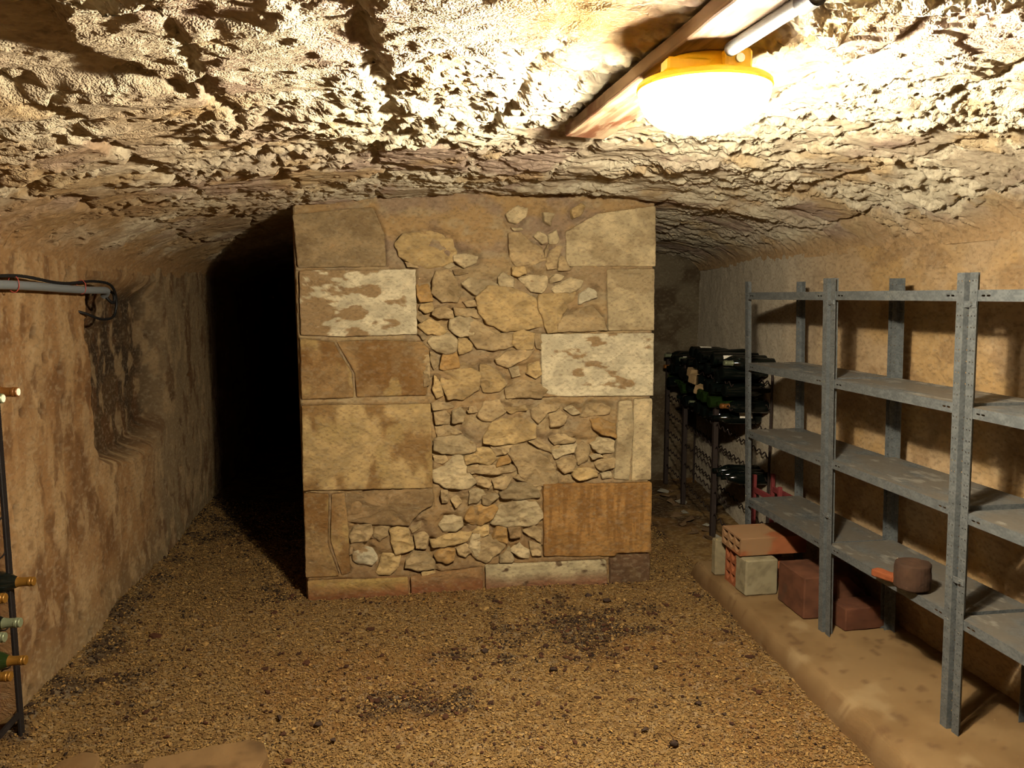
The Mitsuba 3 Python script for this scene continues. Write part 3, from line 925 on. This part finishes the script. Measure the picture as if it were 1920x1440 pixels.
def shelving(y0, y1, dz, dx, label, extra):
    t = thing('shelving_unit', label, 'shelves', 'galvanised shelving units along the right wall')
    base = LEAN @ T().translate([1.773 + dx, y0, .08])
    w = y1 - y0
    for x, sx in ((0, 1), (DEPTH, -1)):
        for y, sy in ((0, 1), (w, -1)):
            part(t, 'post', {**POSTS[sx, sy], 'to_world': base @ T().translate([x, y, 0])})
    sh = ply(shelf_mesh(w - .006, DEPTH - .006), 'zinc_steel', smooth=False)
    for i, z in enumerate((.463, .818, 1.152, 1.503)):
        # the trays sit inside the corner posts
        part(t, 'shelf', {**sh, 'to_world': base @ T().translate([.003, .003, z - .08 + dz[i] + .014])})
    for z in (.05, .40, .75, 1.09, 1.43):
        pass
    if extra:
        for z in (1.395, .52):
            pl = cat(box(-.004, 0, w - .030, w + .034, z - .010, z + .010, .001), rod([-.010, w - .014, z], [.002, w - .014, z], .0065, 6), rod([-.008, w + .020, z], [.002, w + .020, z], .005, 6))
            part(t, 'joining_plate', ply(pl, 'zinc_steel', to_world=base), 'small plate bolted across two posts')
    return t


shelving(2.911, 3.645, (0, 0, .004, 0), -.003, 'galvanised shelving unit nearest the stone wall, furthest of the row', False)
shelving(2.166, 2.895, (.004, .006, .002, .001), .002, 'middle galvanised shelving unit with a dark log on its lowest shelf', True)
shelving(1.410, 2.150, (.003, -.004, -.004, .001), .008, 'nearest galvanised shelving unit, cut off by the right edge', True)


# ---------------------------------------------------------------- what lies on and under the shelving
def log():
    m = lathe([(0, -.045), (.054, -.045), (.058, -.040), (.060, 0), (.058, .040), (.053, .046), (.020, .047), (0, .044)], 28)
    m = rough(m, .012, .004, 30, 3)
    m.apply_translation([1.768, 2.365, .535])
    one('dark_log', 'dark round of wood standing on the lowest middle shelf', 'log', tinted(m, (66, 44, 28), .7, 30, 5))
    b = box(-.020, .020, -.045, .045, 0, .026, .004)
    b = rough(b, .012, .004, 40, 9)
    b.apply_transform(trimesh.transformations.rotation_matrix(.35, [0, 0, 1]))
    b.apply_translation([1.742, 2.475, .482])
    one('orange_fragment', 'small orange-brown broken brick piece lying beside the dark log', 'brick', tinted(b, (140, 74, 38), .7, 30, 6))


log()


def hollow_brick(L, W, H, nx, nz, depth=.05):
    """A hollow clay brick along x; rows of triangular cells open on both ends."""
    from shapely.geometry import Polygon, box as sbox
    from shapely import union_all
    cells, mw, mh = [], .010, .010
    cw, ch = (W - mw * (nx + 1)) / nx, (H - mh * (nz + 1)) / nz
    for i in range(nx):
        for j in range(nz):
            a, b = mw + i * (cw + mw), mh + j * (ch + mh)
            cells.append(Polygon([(a, b + ch), (a + cw, b + ch), (a + cw * .82, b + ch * .3), (a + cw * .5, b), (a + cw * .18, b + ch * .3)]))
    g = sbox(0, 0, W, H).buffer(-.004).buffer(.004, quad_segs=3).difference(union_all(cells))
    m = trimesh.creation.extrude_polygon(g, L, engine='earcut')
    m.vertices = m.vertices[:, [2, 0, 1]]
    v, f = trimesh.remesh.subdivide_to_size(m.vertices, m.faces, .035, max_iter=12)
    return trimesh.Trimesh(v, f)


def place(m, x, y, z, rz=0, rx=0, ry=0):
    m = m.copy()
    m.apply_transform(trimesh.transformations.euler_matrix(rx, ry, rz))
    m.apply_translation([x, y, z])
    return m


def bricks():
    zf = .081
    slab = rough(box(0, .20, 0, .055, 0, .185, .006), .018, .003, 22, 1)
    one('thin_concrete_block', 'thin pale concrete block standing at the far end of the row of blocks', 'block', tinted(place(slab, 1.592, 3.615, zf, -.05), (156, 142, 110), .85, 40))
    h = hollow_brick(.24, .115, .175, 2, 3)
    one('standing_hollow_brick', 'red hollow brick standing upright between two concrete blocks', 'brick', tinted(place(h, 1.627, 3.452, zf, .02), (168, 98, 60), .8, 20, 3, smooth=False))
    cb = rough(box(0, .165, 0, .112, 0, .175, .007), .016, .0035, 24, 2)
    one('concrete_block', 'grey concrete block at the near end of the row, under the lying red brick', 'block', tinted(place(cb, 1.622, 3.330, zf, .02), (150, 138, 108), .82, 45, 4, (166, 154, 122)))
    hb = hollow_brick(.34, .205, .088, 3, 2)
    one('lying_hollow_brick', 'red hollow brick lying across the top of the blocks', 'brick', tinted(place(hb, 1.612, 3.375, .262, .02, .03, 0), (172, 102, 62), .8, 16, 5, (166, 128, 90), smooth=False))
    # dark clay block with a broken step
    a = box(0, .30, 0, .235, 0, .19, .006)
    a = trimesh.intersections.slice_mesh_plane(a, [-.62, .45, -.64], [.21, -.01, .175], cap=False)
    a = trimesh.convex.convex_hull(a.vertices)
    a = rough(a, .016, .004, 26, 8)
    one('dark_clay_block', 'broken dark red-brown clay block beside the shelving post', 'brick', tinted(place(a, 1.757, 3.043, zf, .0), (104, 64, 42), .75, 18, 7, (92, 66, 48)))
    b = rough(box(0, .20, 0, .12, 0, .10, .005), .018, .004, 26, 12)
    one('low_clay_brick', 'dark red brick lying under the middle shelving unit', 'brick', tinted(place(b, 1.868, 2.90, zf, .06), (104, 62, 40), .75, 18, 9))


bricks()


# ---------------------------------------------------------------- bottles and racks
BODY = [(0, 0), (.030, .001), (.0365, .006), (.0375, .015), (.0375, .185), (.0365, .200), (.031, .220), (.021, .240), (.0150, .256), (.0138, .270), (.0138, .292), (0, .293)]
CAPS = [(.0200, .2425), (.0158, .254), (.0146, .266), (.0146, .282), (.0158, .284), (.0158, .290), (.0146, .292), (.0150, .2935), (.0150, .299), (.0135, .3005), (0, .3005)]
bottle_ply = {k: ply(lathe(BODY, 20), k, smooth=30) for k in ('dark_glass', 'green_glass')}
cap_ply = {k: ply(lathe(CAPS, 20), k, smooth=30) for k in ('gold_foil', 'amber_foil', 'pale_foil')}
tip_ply = ply(lathe([(0, .3000), (.0118, .3000), (.0118, .3018), (0, .3022)], 16), 'white_cap', smooth=30)
a_ = np.linspace(-1.1, 1.1, 13)
lab_ = trimesh.Trimesh(*(lambda V, F: (V, F))(np.concatenate([np.column_stack([.0379 * np.cos(a_), .0379 * np.sin(a_), np.full(13, z)]) for z in (.06, .14)] + [np.column_stack([.0374 * np.cos(a_), .0374 * np.sin(a_), np.full(13, z)]) for z in (.06, .14)]),
                                              np.vstack([grid_faces(2, 13), grid_faces(2, 13, True) + 26])), process=False)
label_ply = ply(lab_, 'paper', smooth=False)


def bottle(tip, direction, glass, foil, label, group, white=False, paper=False, roll=0.0):
    d = np.asarray(direction, float)
    d /= np.linalg.norm(d)
    R = trimesh.geometry.align_vectors([0, 0, 1], d)
    R = R @ trimesh.transformations.rotation_matrix(roll, [0, 0, 1])
    R[:3, 3] = np.asarray(tip) - d * .301
    M = T(R.tolist())
    t = thing('wine_bottle', label, 'bottle', group)
    part(t, 'glass', {**bottle_ply[glass], 'to_world': M})
    if foil:
        part(t, 'foil_cap', {**cap_ply[foil], 'to_world': M}, foil.replace('_', ' ') + ' cap')
    if white:
        part(t, 'cap_top', {**tip_ply, 'to_world': M}, 'white top')
    if paper:
        part(t, 'paper_label', {**label_ply, 'to_world': M}, 'pale paper label')
    return t


def left_rack():
    G = 'bottles lying in the rack at the left edge'
    rows = [((-1.180, 2.630, 1.199), 'dark_glass', 'amber_foil', True, 'topmost bottle in the left rack, brown foil and white top'),
            ((-1.188, 2.550, 1.189), 'dark_glass', 'pale_foil', True, 'pale-capped bottle just below the topmost in the left rack'),
            ((-1.180, 2.646, .573), 'dark_glass', 'gold_foil', False, 'bottle with gold foil reaching furthest out of the left rack'),
            ((-1.185, 2.470, .586), 'dark_glass', 'gold_foil', False, 'gold-capped bottle end below the furthest reaching bottle'),
            ((-1.180, 2.539, .479), 'dark_glass', 'pale_foil', False, 'bottle with pale green cap in the middle of the lower left rows'),
            ((-1.185, 2.450, .471), 'dark_glass', 'pale_foil', False, 'pale round cap cut by the left edge below the green-capped bottle'),
            ((-1.180, 2.555, .347), 'green_glass', 'gold_foil', False, 'lowest long-necked bottle in the left rack with dull gold cap'),
            ((-1.182, 2.460, .341), 'dark_glass', 'gold_foil', False, 'lowest bottle cap at the left edge, ringed with gold')]
    for tip, g, f, w, lab in rows:
        bottle(tip, (1, -.03, .0), g, f, lab, G, w)
    t = thing('wine_rack', 'black iron wine rack standing at the left edge of the photo', 'rack')
    for x, y in ((-1.262, 2.664), (-1.54, 2.664), (-1.262, 1.95), (-1.54, 1.95)):
        m = box(x - .005, x + .005, y - .014, y + .014, .0, 1.175, .002)
        part(t, 'post', ply(m, 'black_iron', smooth=False))
    for z in (.115, .30, .43, .54, .67, .79, .91, 1.03, 1.145):
        for x in (-1.262, -1.54):
            if z in (.30, .43, .54, 1.145, .67, .79, .91, 1.03):
                p = [(x - .003, y, z + .006 * math.cos((y - 1.95) * 2 * math.pi / .09)) for y in np.linspace(1.95, 2.664, 60)]
                part(t, 'wire', ply(tube(p, .0025, 5), 'black_iron', smooth=True))
            else:
                part(t, 'rail', ply(box(x - .004, x + .004, 1.95, 2.664, z - .010, z + .010), 'black_iron', smooth=False))


left_rack()


def right_rack():
    t = thing('wine_rack', 'dark iron wall rack with wavy wires between the stone wall and the shelving', 'rack')
    # the rack follows the wall, which opens outwards
    fx, depth, slant = 1.928, .235, .144
    at = lambda x, y: x + slant * (y - 4.434)
    ys = (4.10, 4.434, 5.233, 5.84)
    for x in (fx, fx + depth):
        for y in ys[1 if x == fx else 0:]:
            w = .015 if x == fx else .006
            part(t, 'post', ply(box(at(x, y) - w, at(x, y) + w, y - w, y + w, .0, 1.055, .002), 'rusty_iron', smooth=False))
        for z in (.16, .30, .44, .58, .72, .86, 1.00):
            p = [(at(x, y), y, z + .011 * math.cos((y - 3.98) * 2 * math.pi / .10)) for y in np.linspace(4.10, 5.84, 170)]
            part(t, 'wire', ply(tube(p, .0038, 5), 'rusty_iron', smooth=True))
    G = 'dark bottles piled in the rack on the right'
    r = np.random.default_rng(44)
    spots = []
    for j, z in enumerate((.775, .865, .955, 1.045, 1.12)):
        for i in range(18):
            y = 4.17 + .093 * i + (.046 if j % 2 else 0)
            if y > 5.78 or (j == 4 and y > 4.95) or (j == 0 and (y > 5.3 or y < 4.3)) or (j == 2 and 4.62 < y < 4.8):
                continue
            foil = [None, None, None, 'pale_foil', None, 'amber_foil', None][int(r.integers(0, 7))]
            nose = r.random() < .5
            x = at(fx, y) - .045 + r.uniform(-.02, .02)
            tilt = (r.normal(0, .03), r.normal(0, .03))
            tip, dirn = ((x, y + r.normal(0, .004), z), (-1, *tilt)) if nose else ((x + .301, y + r.normal(0, .004), z), (1, *tilt))
            spots.append((j, y, tip, dirn, nose, foil))
    rows = ('lowest row', 'second row from below', 'middle row', 'fourth row from below', 'topmost row')
    nth = 'first second third fourth fifth sixth seventh eighth ninth tenth eleventh twelfth thirteenth fourteenth fifteenth sixteenth seventeenth eighteenth'.split()
    count = {}
    for j, y, tip, dirn, nose, foil in sorted(spots, key=lambda s: (s[0], -s[1])):
        k = count[j] = count.get(j, -1) + 1
        bottle(tip, dirn, 'green_glass' if (j == 1 and r.random() < .7) else 'dark_glass', foil if nose else None,
               f'dark bottle, {nth[k]} from the left in the {rows[j]}, right rack', G, False, r.random() < .12, r.uniform(0, 6))
    for k, (y, z) in enumerate(((4.20, .445), (4.295, .44), (4.39, .445))):
        bottle((at(fx, y) - .03, y, z), (-1, .02, .05), 'dark_glass', None, ('dark bottle lying low beside the furthest shelving post', 'second low bottle from the furthest shelving post', 'low bottle nearest the rack post, under the wires')[k], 'bottles low in the right rack')
    # broken things and shards on the ground below
    G2 = 'stones and shards under the right rack'
    nth_ = nth + ['nineteenth', 'twentieth', 'twenty-first', 'twenty-second']
    for k, y in enumerate(sorted(r.uniform(4.3, 5.7, 22))[::-1]):
        x = at(r.uniform(1.80, 1.99), y)
        s = r.uniform(.010, .026)
        m = trimesh.convex.convex_hull(r.normal(0, 1, (10, 3)) * s * np.array([1.2, 1.0, .6]))
        m.apply_translation([x, y, s * .35])
        pale = k % 5 == 0
        one('rubble_piece', f'pale shard under the right rack, {nth_[k]} piece of rubble from the left' if pale else f'small dull stone under the right rack, {nth_[k]} piece of rubble from the left', 'shard' if pale else 'stone',
            tinted(m, (170, 164, 146) if pale else (126, 100, 70), .8, 40, k, smooth=False, bsdf='dry'), G2)
    for k, (y, z) in enumerate(((4.93, .99), (4.86, .955), (4.70, .90))):
        b = rough(box(-.03, .03, -.035, .035, -.03, .03, .004), .02, .006, 25, k)
        one('plaster_lump', ('square tan lump of plaster on the bottles in the right rack', 'second tan lump of plaster just right of the square one', 'lowest tan lump of plaster among the bottles')[k], 'plaster', tinted(place(b, at(1.90, y), y, z, .3 * k, .2), (190, 158, 112), .85, 30, k))
    t = thing('red_metal_frame', 'dull red metal frame on the ground behind the furthest shelving unit', 'frame')
    for x in (1.99, 2.10):
        for y in (3.73, 4.02):
            part(t, 'leg', ply(box(x - .010, x + .010, y - .010, y + .010, 0, .50, .002), 'red_paint', smooth=False))
        part(t, 'rail', ply(box(x - .008, x + .008, 3.73, 4.02, .40, .43, .002), 'red_paint', smooth=False))


right_rack()


# ---------------------------------------------------------------- loose stones on the floor
def loose():
    for k, (poly, h, lab) in enumerate((
            ([(-1.06, 2.45), (-1.00, 2.50), (-.945, 2.475), (-.93, 2.40), (-.97, 2.30), (-1.07, 2.33)], .05, 'small rounded stone at the bottom left edge, left of the flat ones'),
            ([(-.925, 2.425), (-.87, 2.445), (-.80, 2.435), (-.795, 2.30), (-.90, 2.27)], .028, 'flat stone between the rounded stone and the large slab'),
            ([(-.80, 2.40), (-.70, 2.435), (-.60, 2.462), (-.485, 2.478), (-.43, 2.45), (-.405, 2.37), (-.45, 2.20), (-.62, 2.12), (-.80, 2.2)], .058, 'large flat stone slab at the bottom edge'))):
        from shapely.geometry import Polygon
        g = Polygon(poly)
        m = trimesh.creation.extrude_polygon(g.buffer(-.02).buffer(.02, quad_segs=4), h + .04, engine='earcut')
        top = m.vertices[:, 2] > h
        c = m.vertices[:, :2].mean(0)
        m.vertices[top, :2] = c + (m.vertices[top, :2] - c) * .93
        m = rough(m, .014, .006, 16, k)
        m.vertices[:, 2] -= .03
        one('flat_stone', lab, 'stone', tinted(m, (120, 90, 54), .7, 14, k, (140, 108, 68)))
    r = np.random.default_rng(5)
    spots = [(-.289, 2.628, .016), (.829, 2.429, .014), (.902, 2.327, .014), (1.082, 2.566, .013), (1.007, 3.546, .02), (-.429, 2.695, .013), (-.23, 2.523, .012), (1.149, 2.482, .008),
             (.60, 2.9, .014), (1.02, 2.86, .012), (.35, 3.1, .018), (.93, 3.62, .016)]
    names = ['dark pebble on open gravel left of the dark patch', 'dark pebble before the middle of the ledge', 'dark pebble nearest the camera on the right', 'reddish oblong pebble on bare gravel', 'dark stone at the foot of the plinth, right side',
             'dark flake near the left pebble', 'small brown pebble just before the dark patch', 'tiny dark pebble near the ledge', 'dark pebble in the middle of the floor', 'dark pebble right of the debris', 'dark stone behind the dark patch', 'dark stone under the dark plinth block']
    for (x, y, s), lab in zip(spots, names):
        m = trimesh.convex.convex_hull(r.normal(0, 1, (24, 3)) / 1.4 * s * .62 * np.array([1.25, .9, .7]))
        m.apply_translation([x, y, s * .5 + .004])
        one('dark_pebble', lab, 'pebble', tinted(m, (70, 52, 40), .8, 60, 3, smooth=True, bsdf='dry'), 'dark pebbles on the gravel')


loose()
